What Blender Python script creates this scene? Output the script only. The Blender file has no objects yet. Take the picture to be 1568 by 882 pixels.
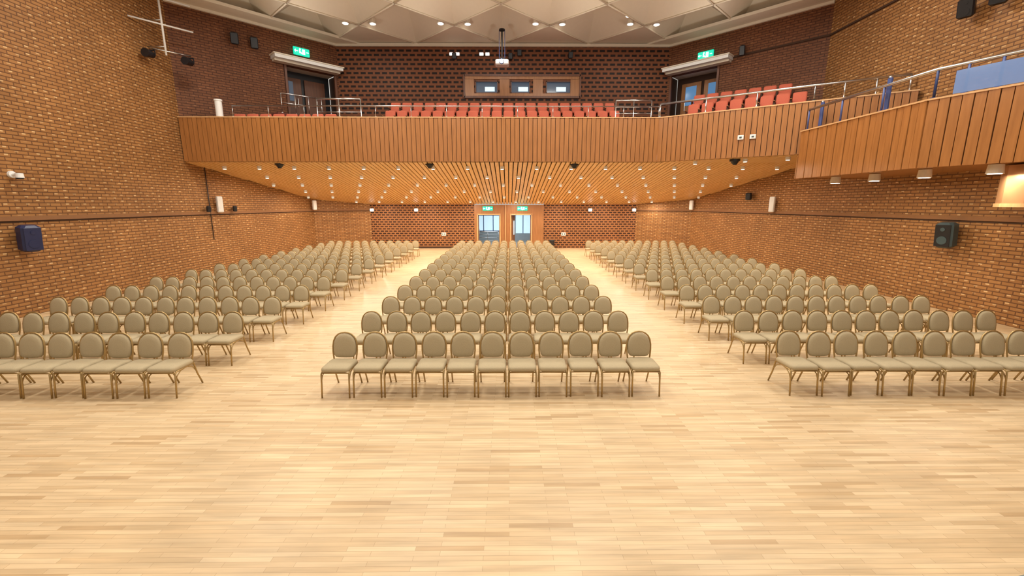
import bpy, math, random
from mathutils import Vector
random.seed(7)
S = bpy.context.scene
S.view_settings.view_transform = 'Standard'
S.view_settings.look = 'None'
S.view_settings.exposure = 0.0
ROOT = S.collection

# ---------------------------------------------------------------- materials
def nmat(name):
    m = bpy.data.materials.new(name); m.use_nodes = True
    nt = m.node_tree; b = nt.nodes['Principled BSDF']
    return m, nt, b
def mat(name, col, rough=0.5, metal=0.0, em=None, es=0.0, var=0.12, scale=6.0, alpha=1.0, bump=0.0, spec=0.5):
    m, nt, b = nmat(name)
    tc = nt.nodes.new('ShaderNodeTexCoord'); n = nt.nodes.new('ShaderNodeTexNoise')
    n.inputs['Scale'].default_value = scale; n.inputs['Detail'].default_value = 4
    nt.links.new(tc.outputs['Object'], n.inputs['Vector'])
    mx = nt.nodes.new('ShaderNodeMix'); mx.data_type = 'RGBA'
    c = Vector(col[:3])
    mx.inputs[6].default_value = (*(c*(1-var)), 1); mx.inputs[7].default_value = (*[min(1, x*(1+var)) for x in c], 1)
    nt.links.new(n.outputs['Fac'], mx.inputs[0]); nt.links.new(mx.outputs[2], b.inputs['Base Color'])
    b.inputs['Roughness'].default_value = rough; b.inputs['Metallic'].default_value = metal
    b.inputs['Specular IOR Level'].default_value = spec
    if em: b.inputs['Emission Color'].default_value = (*em, 1); b.inputs['Emission Strength'].default_value = es
    if alpha < 1: b.inputs['Alpha'].default_value = alpha
    if bump:
        bp = nt.nodes.new('ShaderNodeBump'); bp.inputs['Strength'].default_value = bump; bp.inputs['Distance'].default_value = 0.01
        nt.links.new(n.outputs['Fac'], bp.inputs['Height']); nt.links.new(bp.outputs['Normal'], b.inputs['Normal'])
    return m

def brick_mat(name, c1, c2, mortar, lit_edge, bw=0.3, rh=0.1, ms=0.014, hole=False, amt=.8):
    m, nt, b = nmat(name); N = nt.nodes; L = nt.links
    uv = N.new('ShaderNodeUVMap'); uv.uv_map = 'UVMap'
    def math_(op, a, bb=None, c=None):
        n = N.new('ShaderNodeMath'); n.operation = op
        for i, v in enumerate((a, bb, c)):
            if v is None: continue
            if isinstance(v, (int, float)): n.inputs[i].default_value = v
            else: L.new(v, n.inputs[i])
        return n.outputs[0]
    t = N.new('ShaderNodeTexBrick'); L.new(uv.outputs[0], t.inputs['Vector'])
    t.inputs['Color1'].default_value = (*c1, 1); t.inputs['Color2'].default_value = (*c2, 1); t.inputs['Mortar'].default_value = (*mortar, 1)
    t.inputs['Scale'].default_value = 1; t.inputs['Mortar Size'].default_value = ms; t.inputs['Brick Width'].default_value = bw
    t.inputs['Row Height'].default_value = rh; t.inputs['Mortar Smooth'].default_value = 0.1
    nz = N.new('ShaderNodeTexNoise'); nz.inputs['Scale'].default_value = 0.7; nz.inputs['Detail'].default_value = 5; L.new(uv.outputs[0], nz.inputs['Vector'])
    base = t.outputs['Color']
    if not hole:
        # regularly spaced bright dashes paint lit edges of projecting headers, staggered on alternate courses
        sp = N.new('ShaderNodeSeparateXYZ'); L.new(uv.outputs[0], sp.inputs[0])
        row = math_('DIVIDE', sp.outputs[1], rh); fr = math_('FLOOR', row); fv = math_('FRACT', row)
        uu = math_('ADD', math_('DIVIDE', sp.outputs[0], bw*1.8), math_('MULTIPLY', fr, .5)); fu = math_('FRACT', uu)
        a = math_('LESS_THAN', fu, .17); b1 = math_('GREATER_THAN', fv, .5); b2 = math_('LESS_THAN', fv, .84)
        msk = math_('MULTIPLY', math_('MULTIPLY', a, b1), b2)
        wn = N.new('ShaderNodeTexWhiteNoise'); wn.noise_dimensions = '2D'
        cb = N.new('ShaderNodeCombineXYZ'); L.new(math_('FLOOR', uu), cb.inputs[0]); L.new(fr, cb.inputs[1]); L.new(cb.outputs[0], wn.inputs['Vector'])
        msk = math_('MULTIPLY', math_('MULTIPLY', msk, wn.outputs['Value']), amt)
        mx2 = N.new('ShaderNodeMix'); mx2.data_type = 'RGBA'; L.new(msk, mx2.inputs[0]); L.new(base, mx2.inputs[6]); mx2.inputs[7].default_value = (*lit_edge, 1)
        base = mx2.outputs[2]
    mm = N.new('ShaderNodeMix'); mm.data_type = 'RGBA'; mm.blend_type = 'MULTIPLY'; mm.inputs[0].default_value = 0.5
    rp = N.new('ShaderNodeMapRange'); rp.inputs[1].default_value = .3; rp.inputs[2].default_value = .7; rp.inputs[3].default_value = .75; rp.inputs[4].default_value = 1.2
    L.new(nz.outputs['Fac'], rp.inputs[0])
    L.new(base, mm.inputs[6]); L.new(rp.outputs[0], mm.inputs[7])
    L.new(mm.outputs[2], b.inputs['Base Color'])
    bp = N.new('ShaderNodeBump'); bp.inputs['Distance'].default_value = 0.02; bp.inputs['Strength'].default_value = 0.6
    inv = math_('MULTIPLY_ADD', t.outputs['Fac'], (1 if hole else -1), (0 if hole else 1))
    L.new(inv, bp.inputs['Height']); L.new(bp.outputs[0], b.inputs['Normal'])
    b.inputs['Roughness'].default_value = 0.6
    b.inputs['Specular IOR Level'].default_value = 0.3
    return m

def wood_mat(name, c1, c2, rough=0.35, stretch=(8, 8, 0.8), spec=0.5):
    m, nt, b = nmat(name); N = nt.nodes; L = nt.links
    tc = N.new('ShaderNodeTexCoord'); mp = N.new('ShaderNodeMapping'); mp.inputs['Scale'].default_value = stretch
    n = N.new('ShaderNodeTexNoise'); n.inputs['Scale'].default_value = 1.6; n.inputs['Detail'].default_value = 6
    L.new(tc.outputs['Object'], mp.inputs[0]); L.new(mp.outputs[0], n.inputs['Vector'])
    cr = N.new('ShaderNodeValToRGB'); cr.color_ramp.elements[0].position = .3; cr.color_ramp.elements[1].position = .7
    cr.color_ramp.elements[0].color = (*c1, 1); cr.color_ramp.elements[1].color = (*c2, 1)
    L.new(n.outputs['Fac'], cr.inputs[0]); L.new(cr.outputs[0], b.inputs['Base Color'])
    b.inputs['Roughness'].default_value = rough; b.inputs['Specular IOR Level'].default_value = spec
    return m

def floor_mat():
    m, nt, b = nmat('maple_strip_floor'); N = nt.nodes; L = nt.links
    tc = N.new('ShaderNodeTexCoord')
    def bt(a, bb, mo, bw, rh, ms):
        t = N.new('ShaderNodeTexBrick'); L.new(tc.outputs['Object'], t.inputs['Vector']); t.offset = 0.37
        t.inputs['Color1'].default_value = (*a, 1); t.inputs['Color2'].default_value = (*bb, 1); t.inputs['Mortar'].default_value = (*mo, 1)
        t.inputs['Scale'].default_value = 1; t.inputs['Brick Width'].default_value = bw; t.inputs['Row Height'].default_value = rh; t.inputs['Mortar Size'].default_value = ms
        return t
    t = bt((.71,.545,.335), (.59,.425,.24), (.42,.29,.16), 0.62, 0.055, 0.0016)
    r = bt((0,0,0), (1,1,1), (.5,.5,.5), 0.62, 0.055, 0.0)
    g = N.new('ShaderNodeMath'); g.operation = 'GREATER_THAN'; g.inputs[1].default_value = .94; L.new(r.outputs['Color'], g.inputs[0])
    g2 = N.new('ShaderNodeMath'); g2.operation = 'MULTIPLY'; g2.inputs[1].default_value = .7; L.new(g.outputs[0], g2.inputs[0])
    mx = N.new('ShaderNodeMix'); mx.data_type = 'RGBA'; L.new(g2.outputs[0], mx.inputs[0]); L.new(t.outputs['Color'], mx.inputs[6]); mx.inputs[7].default_value = (.50,.34,.18,1)
    mp = N.new('ShaderNodeMapping'); mp.inputs['Scale'].default_value = (1.2, 14, 1); L.new(tc.outputs['Object'], mp.inputs[0])
    n = N.new('ShaderNodeTexNoise'); n.inputs['Scale'].default_value = 1.0; n.inputs['Detail'].default_value = 8; L.new(mp.outputs[0], n.inputs['Vector'])
    rp = N.new('ShaderNodeMapRange'); rp.inputs[1].default_value = .3; rp.inputs[2].default_value = .7; rp.inputs[3].default_value = .84; rp.inputs[4].default_value = 1.12; L.new(n.outputs['Fac'], rp.inputs[0])
    mm = N.new('ShaderNodeMix'); mm.data_type = 'RGBA'; mm.blend_type = 'MULTIPLY'; mm.inputs[0].default_value = 1; L.new(mx.outputs[2], mm.inputs[6]); L.new(rp.outputs[0], mm.inputs[7])
    # worn scuffs
    n2 = N.new('ShaderNodeTexNoise'); n2.inputs['Scale'].default_value = .55; n2.inputs['Detail'].default_value = 3; L.new(tc.outputs['Object'], n2.inputs['Vector'])
    r2 = N.new('ShaderNodeMapRange'); r2.inputs[1].default_value = .35; r2.inputs[2].default_value = .65; r2.inputs[3].default_value = .93; r2.inputs[4].default_value = 1.04; L.new(n2.outputs['Fac'], r2.inputs[0])
    m3 = N.new('ShaderNodeMix'); m3.data_type = 'RGBA'; m3.blend_type = 'MULTIPLY'; m3.inputs[0].default_value = 1; L.new(mm.outputs[2], m3.inputs[6]); L.new(r2.outputs[0], m3.inputs[7])
    L.new(m3.outputs[2], b.inputs['Base Color']); b.inputs['Roughness'].default_value = .38; b.inputs['Specular IOR Level'].default_value = .4
    return m

BR = brick_mat('brown_brick', (.37,.178,.058), (.30,.138,.044), (.14,.060,.022), (.75,.52,.26))
BRD = brick_mat('dark_red_brick_dim', (.20,.074,.028), (.155,.056,.021), (.075,.026,.011), (.36,.17,.08), amt=.6)  # dark brick, with the weaker light on the upper walls put into its colour
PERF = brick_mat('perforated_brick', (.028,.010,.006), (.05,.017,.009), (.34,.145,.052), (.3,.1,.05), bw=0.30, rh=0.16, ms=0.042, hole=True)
PERFU = brick_mat('perforated_brick_upper_dim', (.010,.004,.003), (.018,.007,.004), (.19,.066,.027), (.3,.1,.05), bw=0.36, rh=0.21, ms=0.058, hole=True)  # darkened in colour too for the dimmer light up there
FLOOR = floor_mat()
FASC = wood_mat('fascia_timber', (.32,.13,.037), (.42,.175,.052), .25)
SLAT = wood_mat('ceiling_slat_timber', (.70,.40,.15), (.84,.53,.23), .38, (8, .8, 8))
DOORW = wood_mat('door_timber', (.29,.125,.042), (.38,.17,.062), .35)
DOORD = wood_mat('dark_door_timber', (.10,.035,.015), (.16,.055,.022), .4)
CAPW = wood_mat('cap_timber', (.60,.34,.15), (.72,.43,.20), .35)
DARK = mat('dark_gap', (.05,.02,.008), .8)
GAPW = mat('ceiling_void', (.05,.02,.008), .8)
CREAM = mat('cream_plaster', (.74,.66,.53), .8, var=.03)
WHITE = mat('white_paint', (.8,.8,.78), .5, var=.03)
BLACK = mat('black_plastic', (.012,.012,.015), .4)
NAVY = mat('navy_speaker_plastic', (.018,.025,.08), .4)
GREYP = mat('grey_speaker_plastic', (.05,.08,.09), .4)
STEEL = mat('brushed_steel', (.62,.62,.62), .28, 1.0, var=.05)
BLUEM = mat('blue_painted_metal', (.06,.09,.25), .4)
GOLD = mat('gold_bronze_frame', (.42,.29,.12), .36, .65, var=.06)
FAB = mat('khaki_fabric', (.43,.355,.225), .85, var=.12, scale=90, bump=.3, spec=.25)
RED = mat('red_upholstery', (.60,.15,.09), .8, var=.15, scale=40, spec=.2)
REDC = mat('balcony_carpet', (.14,.035,.025), .95, var=.2)
LAMP = mat('lamp_glow', (1,.9,.75), .4, em=(1,.9,.74), es=7)
LAMPD = mat('downlight_glow', (1,.9,.75), .4, em=(1,.92,.78), es=3.0)
LAMPS = mat('lamp_glow_soft', (1,.9,.75), .4, em=(1,.93,.8), es=5)
GREEN = mat('exit_sign_green', (0,.5,.3), .4, em=(.0,.70,.45), es=.9)
SIGNW = mat('exit_sign_pictogram', (1,1,1), .4, em=(.8,1,.95), es=2)
GLASSB = mat('blue_tinted_glass', (.20,.32,.62), .08, alpha=.72, var=.05)
WIND = mat('control_room_window', (.05,.07,.1), .1, em=(.35,.45,.6), es=.15)
WBLUE = mat('blue_lit_glazing', (.05,.12,.25), .1, em=(.12,.32,.6), es=.5)
LENS = mat('projector_lens_glow', (.3,.4,1), .2, em=(.35,.45,1), es=14)
SKYW = mat('daylight_window', (.6,.8,.9), .3, em=(.55,.75,.85), es=.8)
GREYF = mat('lobby_floor', (.35,.35,.33), .5)
COPPER = mat('copper_panel', (.50,.27,.13), .38, .5, var=.2, scale=2)
MATG = mat('grey_mat', (.22,.24,.22), .95, scale=60)
LOBW = mat('lobby_wall_paint', (.42,.46,.48), .6)

# ---------------------------------------------------------------- mesh builder
class MB:
    def __init__(s): s.v=[]; s.f=[]; s.m=[]; s.sm=[]; s.mats=[]
    def mi(s, m):
        if m not in s.mats: s.mats.append(m)
        return s.mats.index(m)
    def add(s, vs, fs, m, smooth=False):
        o=len(s.v); s.v += [tuple(v) for v in vs]; k=s.mi(m)
        for f in fs: s.f.append([i+o for i in f]); s.m.append(k); s.sm.append(smooth)
    def box(s, c, sz, m, rot=0.0):
        x,y,z=[q/2 for q in sz]; cs,sn=math.cos(rot),math.sin(rot); vs=[]
        for dz in(-z,z):
            for dx,dy in((-x,-y),(x,-y),(x,y),(-x,y)):
                vs.append((c[0]+dx*cs-dy*sn, c[1]+dx*sn+dy*cs, c[2]+dz))
        s.add(vs,[(3,2,1,0),(4,5,6,7),(0,1,5,4),(1,2,6,5),(2,3,7,6),(3,0,4,7)],m)
    def bbox(s, c, sz, m, bev=0.02, rot=0.0):
        x,y,z=[q/2 for q in sz]; cs,sn=math.cos(rot),math.sin(rot); vs=[]
        def ring(i,zz):
            X,Y=x-i,y-i; b=bev
            for dx,dy in((-X+b,-Y),(X-b,-Y),(X,-Y+b),(X,Y-b),(X-b,Y),(-X+b,Y),(-X,Y-b),(-X,-Y+b)):
                vs.append((c[0]+dx*cs-dy*sn, c[1]+dx*sn+dy*cs, c[2]+zz))
        ring(bev,-z); ring(0,-z+bev); ring(0,z-bev); ring(bev,z)
        fs=[tuple(range(7,-1,-1)), tuple(range(24,32))]
        for r in range(3):
            for i in range(8):
                j=(i+1)%8; fs.append((r*8+i,r*8+j,r*8+8+j,r*8+8+i))
        s.add(vs,fs,m)
    def prism(s, poly, z0, z1, m, zb=None):
        n=len(poly)
        a=sum(poly[i][0]*poly[(i+1)%n][1]-poly[(i+1)%n][0]*poly[i][1] for i in range(n))
        if a<0: poly=poly[::-1]
        vs=[(p[0],p[1],z0) for p in poly]+[(p[0],p[1],z1) for p in poly]
        fs=[tuple(range(n-1,-1,-1)),tuple(range(n,2*n))]+[(i,(i+1)%n,n+(i+1)%n,n+i) for i in range(n)]
        s.add(vs,fs,m)
    def tube(s, pts, r, m, n=8, closed=False):
        P=[Vector(p) for p in pts]; vs=[]; L=len(P)
        up=None
        for i,p in enumerate(P):
            a=P[i-1] if (i>0 or closed) else P[i]; b=P[(i+1)%L] if (i<L-1 or closed) else P[i]
            t=(b-a).normalized()
            if up is None:
                up=Vector((0,0,1)) if abs(t.z)<.9 else Vector((0,1,0))
            u=t.cross(up)
            if u.length<1e-4: u=t.cross(Vector((1,0,0)))
            u.normalize(); w=u.cross(t).normalized(); up=w
            for k in range(n):
                q=2*math.pi*k/n; vs.append(p+u*r*math.cos(q)+w*r*math.sin(q))
        fs=[]
        for i in range(L if closed else L-1):
            for k in range(n):
                a=i*n+k; b=i*n+(k+1)%n; j=(i+1)%L
                fs.append((a,b,j*n+(k+1)%n,j*n+k))
        if not closed: fs+= [tuple(range(n-1,-1,-1)), tuple((L-1)*n+k for k in range(n))]
        s.add(vs,fs,m,True)
    def cyl(s,c,r,h,m,n=16,axis='z',r2=None):
        r2=r if r2 is None else r2; vs=[]
        for hh,rr in((-h/2,r),(h/2,r2)):
            for k in range(n):
                q=2*math.pi*k/n; a,b=rr*math.cos(q),rr*math.sin(q)
                vs.append({'z':(c[0]+a,c[1]+b,c[2]+hh),'y':(c[0]+a,c[1]+hh,c[2]+b),'x':(c[0]+hh,c[1]+a,c[2]+b)}[axis])
        s.add(vs,[tuple(range(n-1,-1,-1)),tuple(range(n,2*n))]+[(k,(k+1)%n,n+(k+1)%n,n+k) for k in range(n)],m)
    def pillow(s, outline, layers, fn, m):
        n=len(outline); cu=sum(p[0] for p in outline)/n; cv=sum(p[1] for p in outline)/n; vs=[]
        for sc,w in layers:
            for u,v in outline: vs.append(fn(cu+(u-cu)*sc, cv+(v-cv)*sc, w))
        fs=[tuple(range(n-1,-1,-1)), tuple((len(layers)-1)*n+k for k in range(n))]
        for l in range(len(layers)-1):
            for k in range(n): fs.append((l*n+k,l*n+(k+1)%n,(l+1)*n+(k+1)%n,(l+1)*n+k))
        s.add(vs,fs,m,True)
    def mesh(s,name):
        me=bpy.data.meshes.new(name); me.from_pydata(s.v,[],s.f); 
        for m in s.mats: me.materials.append(m)
        me.polygons.foreach_set('material_index',s.m); me.polygons.foreach_set('use_smooth',s.sm)
        me.update(); return me
    def obj(s,name,loc=(0,0,0)):
        me=s.mesh(name); o=bpy.data.objects.new(name,me); o.location=loc; ROOT.objects.link(o); return o
def recalc(me):
    import bmesh
    b=bmesh.new(); b.from_mesh(me); bmesh.ops.recalc_face_normals(b,faces=b.faces); b.to_mesh(me); b.free()

def wall(name,p0,p1,z0,z1,m,th=0.3,holes=None):
    p0=Vector((*p0,0)); p1=Vector((*p1,0)); d=(p1-p0); L=d.length; d.normalize(); n=Vector((-d.y,d.x,0))
    rects=[(0,L,z0,z1)] if not holes else holes(L)
    vs=[];fs=[];uv=[]
    for (a,b,c,e) in rects:
        o=len(vs)
        for off in(0,th):
            for (u,z) in((a,c),(b,c),(b,e),(a,e)):
                q=p0+d*u+n*off; vs.append((q.x,q.y,z)); uv.append((u+off,z))
        fs+=[(o,o+1,o+2,o+3),(o+7,o+6,o+5,o+4),(o,o+4,o+5,o+1),(o+1,o+5,o+6,o+2),(o+2,o+6,o+7,o+3),(o+3,o+7,o+4,o)]
    me=bpy.data.meshes.new(name); me.from_pydata(vs,[],fs); me.materials.append(m)
    ul=me.uv_layers.new(name='UVMap')
    for l in me.loops: ul.data[l.index].uv=uv[l.vertex_index]
    me.update(); o=bpy.data.objects.new(name,me); ROOT.objects.link(o); return o

# ---------------------------------------------------------------- dimensions
H=3.07
XL,XR=-13.4,12.8; YC=18.6; YB=23.2; CZ=10.9
LL=[(XL,18.4),(-12.6,28.0),(-9.6,30.0)]; RR=[(XR,18.4),(11.9,28.0),(8.9,30.0)]
def lowx(y,left):
    a=LL if left else RR; t=(y-18.4)/9.6; return a[0][0] if t<0 else a[0][0]+(a[1][0]-a[0][0])*t

b=MB(); b.prism([(-14,-3),(13.5,-3),(13.5,30),(-14,30)],-.2,0,FLOOR); b.obj('floor')
wall('wall_left',(XL,-3),(XL,18.4),0,12.4,BR)
wall('wall_left_under_balcony',LL[0],LL[1],0,5.0,BR)
wall('wall_left_rear_corner',LL[1],LL[2],0,5.0,BR)
wall('wall_right',(XR,18.4),(XR,-3),0,12.4,BR)
wall('wall_right_under_balcony',RR[1],RR[0],0,5.0,BR)
wall('wall_right_rear_corner',RR[2],RR[1],0,5.0,BR)
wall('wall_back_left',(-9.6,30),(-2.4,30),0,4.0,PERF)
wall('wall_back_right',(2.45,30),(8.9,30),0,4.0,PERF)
def dh(s0,s1):
    def f(L):
        a,c=s0*L,s1*L
        return [(0,a,5.86,12.4),(c,L,5.86,12.4),(a,c,5.86,7.06),(a,c,9.42,12.4)]
    return f
wall('wall_upper_left',(XL,18.4),(-8.6,YB),5.86,12.4,BRD,holes=dh(.62,.985))
wall('wall_upper_right',(8.1,YB),(XR,18.4),5.86,12.4,BRD,holes=dh(.015,.38))
def uh(L):
    x0=8.6
    rs=[(0,L,5.86,8.62),(0,L,9.18,12.4)]
    cuts=[(-1.67,-.55),(.13,1.08),(1.93,3.17)]; a=0
    for c in cuts: rs.append((a,c[0]+x0,8.62,9.18)); a=c[1]+x0
    rs.append((a,L,8.62,9.18)); return rs
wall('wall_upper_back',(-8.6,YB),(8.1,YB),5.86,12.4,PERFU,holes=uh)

def strip(name,pts,z0,z1,th,m):
    b=MB()
    for p,q in zip(pts,pts[1:]):
        d=Vector((q[0]-p[0],q[1]-p[1])).normalized(); n=Vector((d.y,-d.x))*th
        b.prism([p,q,(q[0]+n.x,q[1]+n.y),(p[0]+n.x,p[1]+n.y)],z0,z1,m)
    return b.obj(name)
LEDGE=mat('ledge_brick',(.24,.11,.042),.8); LEDGED=mat('ledge_shade_dark',(.06,.028,.014),.9)
strip('trim_1',[(XL,-3),LL[0],LL[1],LL[2]],2.62,2.74,.06,LEDGE)
strip('ledge_shade_left',[(XL,-3),LL[0],LL[1],LL[2]],2.57,2.62,.02,LEDGED)  # dark strip painting the shade under the left ledge
strip('trim_3',[RR[2],RR[1],RR[0],(XR,-3)],2.62,2.74,.06,LEDGE)
strip('ledge_shade_right',[RR[2],RR[1],RR[0],(XR,-3)],2.57,2.62,.02,LEDGED)  # same painted shade under the right ledge
strip('trim_5',[(XL,18.4),(-8.6,YB),(8.1,YB),(XR,18.4)],10.78,10.92,.10,CREAM)
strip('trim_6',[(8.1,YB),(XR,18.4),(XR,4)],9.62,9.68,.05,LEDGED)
strip('baseboard_back',[(-9.6,30),(-2.4,30)],0,.12,.03,DARK)

# main folded ceiling
b=MB(); x0=-.3-2.15*8; nx=17; ny=13; vs=[];fs=[]
def cz(i,j):
    if j==0: return CZ+.05
    return CZ+.1 if (i+j)%2==0 else CZ+1.35
for j in range(ny+1):
    for i in range(nx): vs.append((x0+2.15*i, YB-2.1*j, cz(i,j)))
for j in range(ny):
    for i in range(nx-1):
        a,bb,c,d=j*nx+i,j*nx+i+1,(j+1)*nx+i+1,(j+1)*nx+i
        if (i+j)%2==0: fs+=[(a,bb,c),(a,c,d)]
        else: fs+=[(a,bb,d),(bb,c,d)]
b.add(vs,fs,CREAM)
for j in range(0,4):
    for i in range(nx-1):
        a,bb,c,d=[Vector(vs[k]) for k in (j*nx+i,j*nx+i+1,(j+1)*nx+i+1,(j+1)*nx+i)]
        p,q=((a,c) if (i+j)%2==0 else (bb,d)); dz=Vector((0,0,-.02))
        b.tube([p+dz,q+dz],.035,CREAM,6)
b.prism([(-15,-4.5),(14.5,-4.5),(14.5,24),(-15,24)],12.6,12.7,CREAM)
b.obj('ceiling')
b=MB()
b.prism([(XL,18.4),(-8.6,YB),(-7.4,YB),(XL,17.0)],CZ-.02,CZ+.1,CREAM)
b.prism([(XR,18.4),(8.1,YB),(6.9,YB),(XR,17.0)],CZ-.02,CZ+.1,CREAM)
b.obj('ceiling_soffit_border')
for k in range(4):
    cx=-6.75+4.3*k
    for dx,dy,dz in((-.62,.1,.2),(.05,.62,.22),(.6,.15,.2),(-.85,-.5,.3)):
        b=MB(); c=(cx+dx,21.1+dy,CZ+.1+dz)
        b.cyl(c,.13,.22,CREAM,16); b.cyl((c[0],c[1],c[2]-.115),.16,.02,WHITE,16); b.cyl((c[0],c[1],c[2]-.13),.12,.02,LAMP,16)
        b.obj('ceiling_spotlight')

# ---------------------------------------------------------------- fascia panels
def fascia(name,pts,z0,z1,pitch=.185,gap=.02,cap=True,m=FASC):
    b=MB()
    for p,q in zip(pts,pts[1:]):
        P=Vector(p);Q=Vector(q);d=Q-P;L=d.length;d.normalize();nn=Vector((d.y,-d.x))
        ang=math.atan2(d.y,d.x); k=max(1,round(L/pitch)); w=L/k
        c=(P+Q)/2-nn*.06; b.box((c.x,c.y,(z0+z1)/2),(L,.08,z1-z0-.06),DARK,ang)
        for i in range(k):
            c=P+d*(i+.5)*w+nn*(.012*(i%2)); b.box((c.x,c.y,(z0+z1)/2),(w-gap,.045,z1-z0),m,ang)
        if cap:
            c=(P+Q)/2-nn*.06; b.box((c.x,c.y,z1+.02),(L+.03,.22,.04),CAPW,ang)
    return b.obj(name)
FP=[(XL+.03,18.3),(6.15,18.3),(10.5,15.4),(XR-.12,13.95)]
fascia('balcony_fascia_main',FP,4.79,6.5)
SP=[(10.1,15.3),(10.1,10.8),(10.75,9.3),(11.0,5.0)]
fascia('balcony_fascia_side',SP,3.94,5.5,pitch=.2)
b=MB()
for i in range(11): b.box((10.2+i*.236,15.36,4.32),(.22,.05,.76),FASC)
b.obj('side_balcony_end_panel')

b=MB()
b.prism([(XL,18.4),(6.17,18.4),(10.55,15.48),(XR,14.05),(XR,18.4),(8.1,YB),(-8.6,YB)],5.6,5.85,REDC)
b.prism([(-6.2,20.75),(6.2,20.75),(6.2,21.9),(-6.2,21.9)],5.85,6.45,REDC)
b.prism([(-6.6,21.85),(6.9,21.85),(8.0,23.18),(-8.5,23.18)],5.85,7.05,REDC)
b.prism([(-11.2,20.6),(-8.6,23.1),(-7.2,23.15),(-7.2,21.9),(-8.9,21.2),(-10.2,20.0)],5.85,7.05,REDC)
o0=Vector((6.15,18.3)); dd=Vector((.832,-.555)); nn=Vector((.555,.832))
def rp(o,s): q=o0+dd*s+nn*o; return (q.x,q.y)
b.prism([rp(1.9,.4),rp(1.9,6.1),rp(2.9,5.4),rp(2.9,.4)],5.85,6.45,REDC)
b.prism([rp(2.9,.4),rp(2.9,5.5),rp(4.0,4.5),rp(4.2,.4)],5.85,7.05,REDC)
b.obj('balcony_floor')
b=MB(); b.prism([(10.15,15.3),(10.15,10.8),(10.8,9.3),(11.05,5),(XR,5),(XR,15.3)],3.96,4.5,FASC); b.obj('side_balcony_floor')

# slatted soffit under the balcony
def zc(y): return 4.77 if y<18.35 else 4.77-(y-18.35)*.147
def yfront(x):
    if x<6.15: return 18.38
    if x<10.5: return 18.38-(x-6.15)*2.9/4.35
    return 15.48-(x-10.5)*.63
def yback(x):
    if x<-9.6: return min(30, 30-( -9.6-x)*2/3.0) if x>-12.6 else 28-( -12.6-x)*12
    if x>8.9: return 30-(x-8.9)*2/3.0 if x<11.9 else 28-(x-11.9)*10.6
    return 30
b=MB(); x=XL+.1
while x<XR-.08:
    yf,yb=yfront(x),yback(x); ys=[yf]+([18.38] if yf<18.3 else [])+[yb]; w=.078
    for y0,y1 in zip(ys,ys[1:]):
        if y1-y0<.1: continue
        z0,z1=zc(y0),zc(y1); h=.06
        vs=[(x-w,y0,z0),(x+w,y0,z0),(x+w,y1,z1),(x-w,y1,z1),(x-w,y0,z0+h),(x+w,y0,z0+h),(x+w,y1,z1+h),(x-w,y1,z1+h)]
        b.add(vs,[(3,2,1,0),(4,5,6,7),(0,1,5,4),(1,2,6,5),(2,3,7,6),(3,0,4,7)],SLAT)
    x+=.2
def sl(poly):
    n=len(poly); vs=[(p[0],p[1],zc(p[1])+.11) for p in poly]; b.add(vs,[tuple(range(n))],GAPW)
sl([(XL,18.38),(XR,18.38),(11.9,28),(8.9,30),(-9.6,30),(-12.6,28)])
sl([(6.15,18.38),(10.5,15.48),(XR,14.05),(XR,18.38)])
b.obj('ceiling_slatted_timber')

rows=[19.1+1.9*i for i in range(6)]
for r,y in enumerate(rows):
    cols=[-.28+1.5*(i+(.5 if r%2 else 0)) for i in range(-9,9)]
    for i,x in enumerate(cols):
        if y>yback(x)-.4 or x<XL+.6 or x>XR-.6: continue
        z=zc(y)
        b=MB(); b.cyl((0,0,-.05),.085,.12,WHITE,14); b.cyl((0,0,-.115),.065,.012,LAMPD,14)
        b.obj('ceiling_downlight',(x,y,z))
        if (i+r)%2==0:
            l=bpy.data.lights.new('downlight_lamp','AREA'); l.shape='DISK'; l.size=.12; l.energy=48; l.color=(1,.88,.72)
            o=bpy.data.objects.new('downlight_lamp',l); o.location=(x,y,z-.13); ROOT.objects.link(o)
for x,y in((7.6,17.9),(9.1,16.9),(10.3,16.2),(11.6,15.8)):
    b=MB(); b.cyl((0,0,-.05),.085,.12,WHITE,14); b.cyl((0,0,-.115),.065,.012,LAMPD,14); b.obj('ceiling_downlight',(x,y,4.77))
for y,x in((14.3,10.75),(12.9,10.85),(11.3,10.8),(9.8,10.95)):
    b=MB(); b.cyl((0,0,-.11),.15,.2,CREAM,18,r2=.13); b.cyl((0,0,-.215),.12,.012,LAMP,18); b.obj('surface_downlight',(x,y,3.95))
    l=bpy.data.lights.new('downlight_lamp','AREA'); l.shape='DISK'; l.size=.2; l.energy=28; l.color=(1,.87,.66)
    o=bpy.data.objects.new('downlight_lamp',l); o.location=(x,y,3.71); ROOT.objects.link(o)
for x in(-9.7,-3.35,2.8,8.75):
    b=MB(); yy=yfront(x)+.35; b.cyl((0,0,-.04),.19,.09,BLACK,20)
    b.cyl((0,0,-.12),.10,.09,BLACK,20,r2=.16); b.cyl((0,-.02,-.19),.06,.06,BLACK,16,r2=.1); b.obj('dome_camera',(x,yy,4.77))

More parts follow.
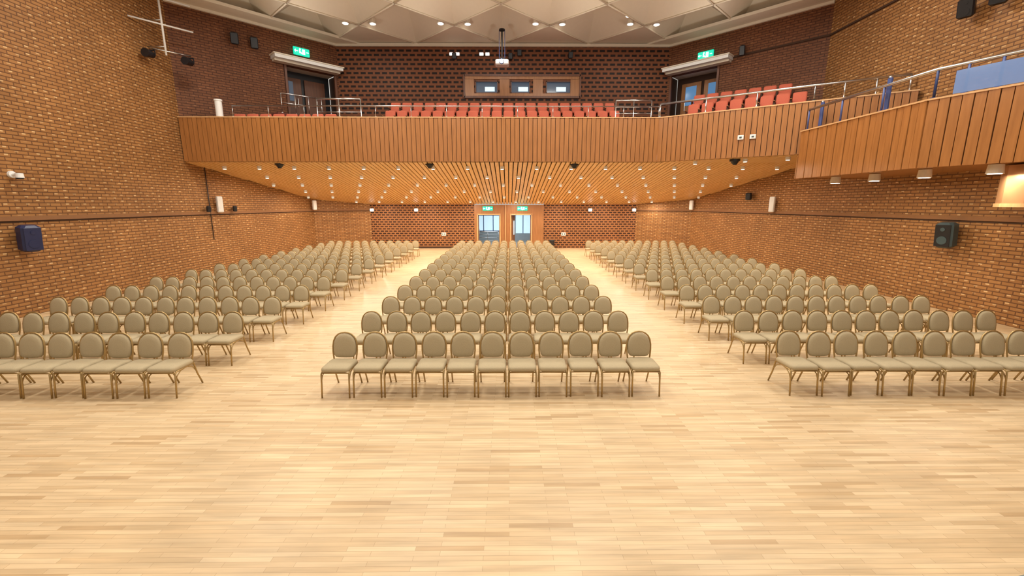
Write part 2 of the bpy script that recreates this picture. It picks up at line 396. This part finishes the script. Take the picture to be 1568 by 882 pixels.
# ---------------------------------------------------------------- chairs
def chair_mesh():
    b=MB()
    lean=lambda z:.20+(z-.45)*.16
    half=[(.185,.46),(.195,.53),(.205,.62),(.205,.71),(.192,.79),(.162,.855),(.115,.9),(.06,.925)]
    path=[(-.205,.34,.0),(-.205,.25,.22),(-.2,.205,.42)]+[(-x,lean(z),z) for x,z in half]+[(0,lean(.932),.932)]+[(x,lean(z),z) for x,z in half[::-1]]+[(.2,.205,.42),(.205,.25,.22),(.205,.34,0)]
    b.tube(path,.0135,GOLD,7)
    hh=[(.10,.515),(.15,.525),(.178,.56),(.19,.63),(.19,.71),(.178,.785),(.15,.843),(.105,.885),(.055,.908)]
    out=[(x,z) for x,z in hh]+[(0,.914)]+[(-x,z) for x,z in hh[::-1]]+[(0,.513)]
    b.pillow(out,[(.8,.022),(.95,.02),(1.0,.008),(1.0,-.012),(.96,-.03),(.86,-.042),(.6,-.05)],lambda u,v,w:(u,lean(v)+w,v),FAB)
    so=[]
    for cx,cy,a0 in((.165,.13,0),(-.165,.13,90),(-.16,-.19,180),(.16,-.19,270)):
        for k in range(5):
            a=math.radians(a0+k*22.5); so.append((cx+.06*math.cos(a)*1.05,cy+.075*math.sin(a)))
    b.pillow(so,[(.93,.425),(1.0,.435),(1.02,.46),(.99,.485),(.9,.5),(.6,.51)],lambda u,v,w:(u,v,w),FAB)
    for sx in(-1,1):
        b.tube([(sx*.222,-.275,0),(sx*.222,-.25,.22),(sx*.222,-.235,.39),(sx*.22,-.2,.42),(sx*.21,0,.42),(sx*.2,.205,.42)],.0135,GOLD,7)
        b.tube([(sx*.222,-.247,.26),(sx*.222,-.20,.35),(sx*.215,-.10,.405),(sx*.21,-.02,.41)],.009,GOLD,6)
        b.tube([(sx*.204,.235,.27),(sx*.206,.17,.36),(sx*.208,.06,.41)],.009,GOLD,6)
    b.tube([(-.222,-.225,.405),(.222,-.225,.405)],.011,GOLD,6)
    b.tube([(-.2,.2,.41),(.2,.2,.41)],.011,GOLD,6)
    me=b.mesh('banquet_chair'); recalc(me); return me
CM=chair_mesh()
for r in range(14):
    y=6.68+r*1.42
    for bx in(-10.57,-2.78,4.8):
        for c in range(11):
            o=bpy.data.objects.new('banquet_chair',CM); o.location=(bx+c*.5+random.uniform(-.006,.006),y+random.uniform(-.02,.02),0.001)
            o.rotation_euler=(0,0,random.uniform(-.02,.02)); ROOT.objects.link(o)

def seat_mesh():
    b=MB()
    def rr(w,h,r,cx,cy):
        o=[]
        for sx,sy,a0 in((1,1,0),(-1,1,90),(-1,-1,180),(1,-1,270)):
            for k in range(4):
                a=math.radians(a0+k*30); o.append((cx+sx*(w/2-r)+r*math.cos(a),cy+sy*(h/2-r)+r*math.sin(a)))
        return o
    b.pillow(rr(.48,.5,.06,0,.7),[(.95,.05),(1,.04),(1,0),(.95,-.04),(.8,-.055)],lambda u,v,w:(u,.12+w+(v-.45)*.2,v),RED)
    b.pillow(rr(.46,.42,.06,0,.0),[(.95,-.05),(1,-.03),(1,.03),(.95,.05),(.8,.06)],lambda u,v,w:(u,v-.12,.42+w+v*-.1),RED)
    for sx in(-1,1):
        b.box((sx*.265,-.02,.33),(.03,.3,.62),DARK); b.bbox((sx*.265,-.05,.65),(.05,.36,.04),DOORW,.01)
    b.box((0,.0,.2),(.46,.06,.36),DARK)
    me=b.mesh('theatre_seat'); recalc(me); return me
SM=seat_mesh()
def seat(x,y,z,rot=0):
    o=bpy.data.objects.new('theatre_seat',SM); o.location=(x,y,z); o.rotation_euler=(0,0,rot); ROOT.objects.link(o)
for r,(y,z) in enumerate(((19.85,5.851),(21.2,6.451),(22.3,7.051))):
    for i in range(19 if r==0 else 20): seat(-5.6+i*.56+(.28 if r==0 else 0),y,z)
for r,(o_,z,n) in enumerate(((1.25,5.851,9),(2.35,6.451,8),(3.4,7.051,7))):
    for i in range(n):
        q=rp(o_,.8+i*.56); seat(q[0],q[1],z,-math.radians(33.7))
for i in range(8): seat(-11.6+i*.56,19.3,5.931)
b=MB(); b.prism([(-12.1,18.95),(-7.3,18.95),(-7.3,19.9),(-10.3,19.9),(-11.6,19.9)],5.851,5.93,REDC); b.obj('balcony_seat_plinth')

# ---------------------------------------------------------------- rails
def rail(name,pts,h,n,r=.028,mid=(),pm=None,base=None):
    b=MB(); b.tube([(p[0],p[1],p[2]+h) for p in pts],r,STEEL,10)
    for mm in mid: b.tube([(p[0],p[1],p[2]+mm) for p in pts],r*.6,STEEL,8)
    for p,q in zip(pts,pts[1:]):
        P,Q=Vector(p),Vector(q)
        for i in range(n+1):
            c=P.lerp(Q,i/n); b.tube([c,c+Vector((0,0,h))],r*.7,pm or STEEL,8)
            b.cyl((c.x,c.y,c.z+.01),r*1.8,.02,pm or STEEL,12)
    return b.obj(name)
rail('balcony_handrail',[(-11.2,18.38,6.55),(6.15,18.38,6.55)],.42,12,r=.022)
rail('balcony_handrail',[(6.2,18.38,6.55),(10.5,15.5,6.55),(12.6,14.2,6.55)],.5,3,r=.04)
rail('steel_guard_rail',[(-7.9,18.7,5.85),(-6.1,18.7,5.85)],1.46,2,r=.035,mid=(1.2,.95))
rail('steel_guard_rail',[(4.5,18.9,5.85),(6.0,18.9,5.85)],1.46,2,r=.035,mid=(1.2,.95))
rail('steel_guard_rail',[(-10.1,20.2,7.05),(-8.8,21.35,7.05)],.85,3,r=.03,mid=(.45,))
rail('side_balcony_handrail',[(10.2,15.2,5.55),(10.2,10.8,5.55),(10.85,9.3,5.55),(11.1,5.2,5.55)],.65,3,r=.04,pm=BLUEM)
b=MB(); 
P=Vector((10.30,10.45));Q=Vector((10.83,9.25)); c=(P+Q)/2; d=Q-P
b.box((c.x,c.y,5.82),(d.length,.02,.5),GLASSB,math.atan2(d.y,d.x))
P=Vector((10.92,9.15));Q=Vector((11.08,6.0)); c=(P+Q)/2; d=Q-P
b.box((c.x,c.y,5.82),(d.length,.02,.5),GLASSB,math.atan2(d.y,d.x)); b.obj('glass_balustrade_panel')
for x,y in((10.55,15.1),(10.35,12.3)):
    b=MB(); b.bbox((0,0,.45),(.07,.12,.95),BLUEM,.015); b.cyl((0,0,.94),.05,.04,STEEL); b.obj('blue_rail_post',(x,y,5.5))
b=MB(); b.cyl((0,0,.3),.13,.6,WHITE,18); b.cyl((0,0,.63),.15,.06,WHITE,18); b.obj('white_lamp_column',(-11.75,18.4,6.55))

# ---------------------------------------------------------------- upper doors/canopies
def diag(left,s,off=0):
    A=Vector((XL,18.4)) if left else Vector((XR,18.4)); B=Vector((-8.6,YB)) if left else Vector((8.1,YB))
    d=(B-A).normalized(); n=Vector((d.y,-d.x)) if left else Vector((-d.y,d.x))
    q=A.lerp(B,s)+n*off; return q,math.atan2(d.y,d.x)
for left in(True,False):
    q,a=diag(left,.77,.32); b=MB(); b.box((q.x,q.y,9.58),(3.1,.6,.14),WHITE,a); b.box((q.x,q.y,9.67),(3.2,.66,.05),CREAM,a)
    q,a=diag(left,.77,.2); b.box((q.x,q.y,9.47),(3.0,.36,.09),CREAM,a); b.obj('door_canopy')
    b=MB(); q,a=diag(left,.80,-1.0); b.box((q.x,q.y,8.24),(2.5,.06,2.4),BLACK if left else DARK,a)
    for s in(.605,1.0):
        q,a=diag(left,s,-.55); b.box((q.x,q.y,8.24),(.08,1.0,2.4),DARK,a)
    q,a=diag(left,.80,-.5); b.box((q.x,q.y,7.02),(2.5,1.0,.06),REDC,a); b.box((q.x,q.y,9.46),(2.5,1.0,.06),CREAM,a)
    for s,w in((.70,1.0),(.87,1.0)):
        q,a=diag(left,s,-.9); b.bbox((q.x,q.y,8.1),(w,.05,2.05),DOORD if left else DOORW,.01,a)
        if not left or s<.8:
            q,a=diag(left,s,-.86); b.box((q.x,q.y,8.5),(.2 if left else .55,.02,.9),WIND if left else WBLUE,a)
        q,a=diag(left,s+.04,-.82); b.cyl((q.x,q.y,8.0),.02,.4,STEEL)
    for s in(.63,.975):
        q,a=diag(left,s,-.02); b.box((q.x,q.y,8.24),(.1,.1,2.34),DOORD,a)
    b.obj('door_upper_left' if left else 'door_upper_right')
def exit_sign(q,z,a,w=.75,h=.34,arrow=1):
    b=MB(); b.bbox((0,0,0),(w,.08,h),GREEN,.012)
    f=-.047
    b.box((-w*.12,f,-.01),(.05,.01,h*.4),SIGNW); b.cyl((-w*.10,f,h*.27),.035,.01,SIGNW,12,axis='y')
    b.add([(-w*.12,f-.005,-.05),(-w*.12+.1,f-.005,-.12),(-w*.12+.13,f-.005,-.10),(-w*.12+.03,f-.005,0)],[(0,1,2,3)],SIGNW)
    b.box((w*.12,f,0),(.12,.01,h*.62),SIGNW); b.box((-w*.34,f,0),(.14,.01,.03),SIGNW)
    b.add([(-w*.46,f-.005,0),(-w*.38,f-.005,.07),(-w*.38,f-.005,-.07)],[(0,1,2)],SIGNW)
    b.box((w*.36,f,0),(.10,.01,.03),SIGNW)
    o=b.obj('exit_sign',(q[0],q[1],z)); o.rotation_euler=(0,0,a)
q,a=diag(True,.74,.12); exit_sign(q,10.1,a,.72,.34)
q,a=diag(False,.72,.12); exit_sign(q,9.98,a+math.pi,.72,.34)
exit_sign((-1.45,29.86),2.76,0,.7,.28); exit_sign((.95,29.86),2.76,0,.7,.28)

b=MB()
for x0_,x1_ in((-1.67,-.55),(.13,1.08),(1.93,3.17)):
    xm=(x0_+x1_)/2; w=x1_-x0_
    b.box((xm,YB+.2,8.9),(w,.02,.56),WIND)
    for z in(8.62,9.18): b.box((xm,YB+.02,z),(w+.08,.12,.05),DOORD)
    for x in(x0_,x1_): b.box((x,YB+.02,8.9),(.05,.12,.6),DOORD)
    b.box((xm+.15,YB+.17,8.85),(.5,.02,.22),SKYW)
for z in(8.42,9.46): b.box((.7,YB-.03,z),(5.9,.12,.1),DOORD)
for z in(8.53,9.34): b.box((.7,YB-.02,z),(5.8,.06,.14),DOORW)
for x in(-2.0,-.2,1.5,3.4): b.box((x,YB-.02,8.94),(.5,.06,.68),DOORW)
for x in(-2.25,3.65): b.box((x,YB-.03,8.94),(.08,.12,1.1),DOORD)
b.obj('window_control_room')

b=MB(); b.bbox((0,0,0),(.62,.5,.24),WHITE,.04); b.cyl((-.02,-.27,0),.11,.08,BLACK,20,axis='y'); b.cyl((-.02,-.315,0),.09,.02,LENS,20,axis='y')
b.cyl((0,0,.75),.035,1.3,BLACK); b.bbox((0,0,.17),(.3,.3,.06),BLACK,.01); b.cyl((-.13,.0,.75),.012,1.3,BLUEM); b.cyl((.13,.0,.75),.012,1.3,BLUEM)
b.cyl((0,0,1.42),.14,.06,BLACK); b.obj('ceiling_projector',(-.3,21.6,9.55))

def spk(name,c,sz,m,a=0,tilt=0,bracket=True):
    b=MB(); b.bbox((0,0,0),sz,m,min(sz)*.18); b.bbox((0,-sz[1]/2-.004,0),(sz[0]*.84,.02,sz[2]*.86),BLACK if m in(BLACK,GREYP) else m,.006)
    b.cyl((0,-sz[1]/2-.016,-sz[2]*.18),sz[0]*.28,.012,m,18,axis='y'); b.cyl((0,-sz[1]/2-.016,sz[2]*.25),sz[0]*.13,.012,m,14,axis='y')
    if bracket: b.box((0,sz[1]/2+.06,0),(.06,.16,.12),m)
    o=b.obj(name,c); o.rotation_euler=(tilt,0,a); return o
hp=math.pi/2
spk('wall_speaker',(XL+.3,11.75,2.15),(.42,.34,.72),NAVY,hp*.8,.12)
spk('wall_speaker',(XR-.3,12.1,2.2),(.42,.34,.72),GREYP,-hp*.8,.12)
spk('column_speaker',(lowx(19.7,True)+.2,19.7,3.05),(.24,.16,.72),WHITE,hp*.6)
spk('column_speaker',(lowx(20.3,False)-.2,20.3,3.05),(.24,.16,.72),WHITE,-hp*.6)
spk('column_speaker',(-12.35,27.6,3.0),(.24,.16,.6),WHITE,hp*.6)
spk('column_speaker',(11.7,27.6,3.0),(.24,.16,.6),WHITE,-hp*.6)
spk('wall_speaker',(lowx(22,False)-.25,22,3.45),(.26,.2,.36),BLACK,-hp*.6,.1)
spk('wall_speaker',(lowx(19,True)+.22,19.0,2.85),(.16,.12,.26),BLACK,hp*.6,.1)
spk('wall_speaker',(lowx(20.6,True)+.22,20.6,2.85),(.16,.12,.26),BLACK,hp*.6,.1)
for s in(.33,.44):
    q,a=diag(True,s,.3); spk('wall_speaker',(q.x,q.y,9.95),(.3,.26,.46),BLACK,.5,.25)
q,a=diag(False,.47,.3); spk('wall_speaker',(q.x,q.y,9.75),(.22,.2,.42),BLACK,-.6,.2)
spk('wall_speaker',(XR-.35,12.7,8.3),(.34,.3,.5),BLACK,-hp*.6,.3)
spk('wall_speaker',(XR-.35,11.9,8.3),(.34,.3,.5),BLACK,-hp*.6,.3)
for x,z in((-2.7,10.3),(.1,10.3),(3.1,10.35),(.55,10.45)): spk('wall_speaker',(x,YB-.2,z),(.22,.18,.3),BLACK,0,.2)
for x in(-2.85,-2.55,-1.35,-1.05):
    b=MB(); b.bbox((0,0,0),(.22,.1,.16),WHITE,.02); b.box((0,-.055,0),(.18,.01,.12),LAMPS); b.obj('emergency_light',(x,YB-.06,10.42))
for x in(-9.45,-6.4,5.65,8.7):
    b=MB(); b.bbox((0,0,0),(.28,.14,.22),WHITE,.03); b.box((0,-.075,0),(.22,.01,.15),LAMPS); b.obj('wall_light',(x,29.9,2.66))
for x in(-4.55,3.85):
    b=MB(); b.bbox((0,0,0),(.32,.04,.22),WHITE,.01); b.box((-.07,-.022,0),(.06,.01,.08),BLACK); b.box((.07,-.022,0),(.06,.01,.08),BLACK); b.obj('wall_socket_plate',(x,29.96,1.0))
b=MB(); b.cyl((0,0,0),.09,.06,WHITE,18,axis='x'); b.cyl((.12,0,0),.035,.2,WHITE,12,axis='x'); b.cyl((.2,0,-.03),.09,.12,WHITE,18,r2=.08); b.cyl((.2,0,-.1),.07,.05,BLACK,18,r2=.085); b.obj('security_camera',(XL+.03,11.9,3.85))
for s in(3.05,3.45):
    q=rp(-.065,s); b=MB(); b.bbox((0,0,0),(.2,.05,.16),WHITE,.01); b.box((0,-.03,0),(.08,.02,.05),GREYP); o=b.obj('socket_plate',(q[0],q[1],5.5)); o.rotation_euler=(0,0,-math.radians(33.7))
b=MB(); b.tube([(0,0,-1.2),(0,0,1.0)],.035,WHITE,10)
for z in(.75,-.15): b.tube([(-.6,-.75,z),(.6,.75,z)],.03,WHITE,8)
b.tube([(0,0,.0),(-.62,.0,.0)],.03,STEEL); b.tube([(0,0,-.9),(-.62,.0,-.9)],.03,STEEL)
b.tube([(-.3,-.35,-1.05),(.5,.6,-1.05)],.028,STEEL,8)
for u in(-.3,.45):
    cx,cy=u,u*1.2; b.cyl((cx,cy-.08,-1.28),.15,.34,BLACK,16,axis='y',r2=.11); b.box((cx,cy,-1.14),(.34,.04,.05),BLACK); b.box((cx-.17,cy,-1.22),(.02,.04,.2),BLACK); b.box((cx+.17,cy,-1.22),(.02,.04,.2),BLACK)
b.obj('stage_lighting_bar',(XL+.65,17.3,9.7))
b=MB(); b.tube([(0,0,0),(0,0,3.2)],.02,BLACK,6); b.obj('wall_conduit',(lowx(19.3,True)+.05,19.3,1.5))
pts=[(XR-.01,10.3),(11.9,10.3),(11.5,10.15),(11.25,9.8),(11.15,9.3),(11.15,5.2),(XR-.01,5.2)]
b=MB(); b.prism(pts,3.08,3.92,COPPER); b.prism([(p[0]-(.04 if p[0]<XR-.1 else 0),p[1]) for p in pts],3.0,3.08,CAPW); b.obj('copper_clad_bulkhead')

b=MB()
for x0_,x1_ in((-2.39,-2.17),(-.6,.14),(1.6,2.44)):
    b.box(((x0_+x1_)/2,30.05,1.5),(x1_-x0_,.26,3.0),DOORW)
b.box((.025,30.03,2.7),(4.8,.24,.62),DOORW)
for x0_,x1_ in((-2.17,-.6),(.14,1.6)):
    b.box(((x0_+x1_)/2,29.9,2.36),(x1_-x0_+.1,.06,.07),CAPW)
    for x in(x0_,x1_): b.box((x,29.9,1.18),(.07,.06,2.36),CAPW)
b.box((-.23,29.87,1.5),(.05,.05,2.98),CAPW)
b.obj('door_surround')
def door(name,hx,ang):
    b=MB(); w=.74; b.bbox((w/2,0,1.15),(w,.05,2.3),DOORW,.008); b.box((w*.65,-.03,1.4),(.2,.01,1.0),SKYW); b.tube([(w*.88,-.07,.85),(w*.88,-.07,1.3)],.015,STEEL)
    o=b.obj(name,(hx,30.25,0)); o.rotation_euler=(0,0,ang)
door('door_1',-2.12,math.radians(95)); door('door_2',-.65,math.radians(85)); door('door_3',.2,math.radians(72)); door('door_4',1.55,math.radians(88))
b=MB(); b.box((0,33.1,-.1),(8,6,.2),GREYF); b.obj('floor_lobby')
b=MB(); b.box((-4,33.1,1.4),(.2,6,2.8),LOBW); b.box((4,33.1,1.4),(.2,6,2.8),LOBW); b.box((0,36.1,1.4),(8,.2,2.8),LOBW); b.obj('wall_lobby')
b=MB(); b.box((0,33.15,2.85),(8,5.7,.1),LOBW); b.obj('ceiling_lobby')
b=MB(); b.box((-1.7,35.97,1.5),(2.6,.05,1.3),SKYW)
for x in(-3,-2.1,-1.3,-.4): b.box((x,35.93,1.5),(.06,.06,1.4),BLUEM)
for z in(.85,2.15): b.box((-1.7,35.93,z),(2.6,.06,.06),BLUEM)
b.box((1.2,35.97,1.4),(1.2,.05,1.5),SKYW); b.box((1.2,35.93,1.4),(.06,.06,1.5),BLUEM)
b.obj('window_lobby')
rail('lobby_handrail',[(-3.2,32.5,0),(-.8,32.5,0)],1.0,3,mid=(.3,.55,.8))
l=bpy.data.lights.new('lobby_lamp','AREA'); l.size=3; l.energy=110; l.color=(.8,.92,1)
o=bpy.data.objects.new('lobby_lamp',l); o.location=(0,33,2.7); ROOT.objects.link(o)
b=MB(); b.cyl((0,0,.3),.15,.6,BLACK,18,r2=.18); b.cyl((0,0,.61),.19,.03,GREYP,18); b.obj('litter_bin',(3.0,29.5,0))
b=MB(); b.prism([(4.1,2.95),(6.5,3.5),(6.9,2.4),(4.3,1.75)],0,.012,MATG); b.obj('floor_mat')
b=MB(); b.prism([(-9,-3),(9,-3),(9,1.0),(-9,1.0)],0,1.3,FLOOR); b.obj('stage_platform')

# ---------------------------------------------------------------- lights
def area(loc,size,e,col=(1,.95,.86),rot=(0,0,0),name='hall_floodlight'):
    l=bpy.data.lights.new(name,'AREA'); l.size=size; l.energy=e; l.color=col
    o=bpy.data.objects.new(name,l); o.location=loc; o.rotation_euler=rot; ROOT.objects.link(o)
for y in(3.5,9,14.5):
    for x in(-9,-3.2,2.6,8.4): area((x,y,10.6),1.6,{3.5:205,9:270,14.5:310}[y])
for x in(-6.7,-.3,6): area((x,20.3,10.7),1.0,60)
for x in(-8.5,-3,2.5,8): area((x,18.0,8.6),.5,40,rot=(math.radians(165),0,0),name='ceiling_fill_light')  # added fill lights aimed up to brighten the ceiling, not actual fittings
w=bpy.data.worlds.new('World'); S.world=w; w.use_nodes=True
w.node_tree.nodes['Background'].inputs[0].default_value=(1,.95,.87,1); w.node_tree.nodes['Background'].inputs[1].default_value=.62

cam=bpy.data.cameras.new('camera'); cam.sensor_width=36; cam.lens=650/1568*36; cam.clip_end=200
co=bpy.data.objects.new('camera',cam); co.location=(0,0,H); co.rotation_euler=(math.radians(90-11.2),0,math.radians(-.44)); ROOT.objects.link(co)
S.camera=co
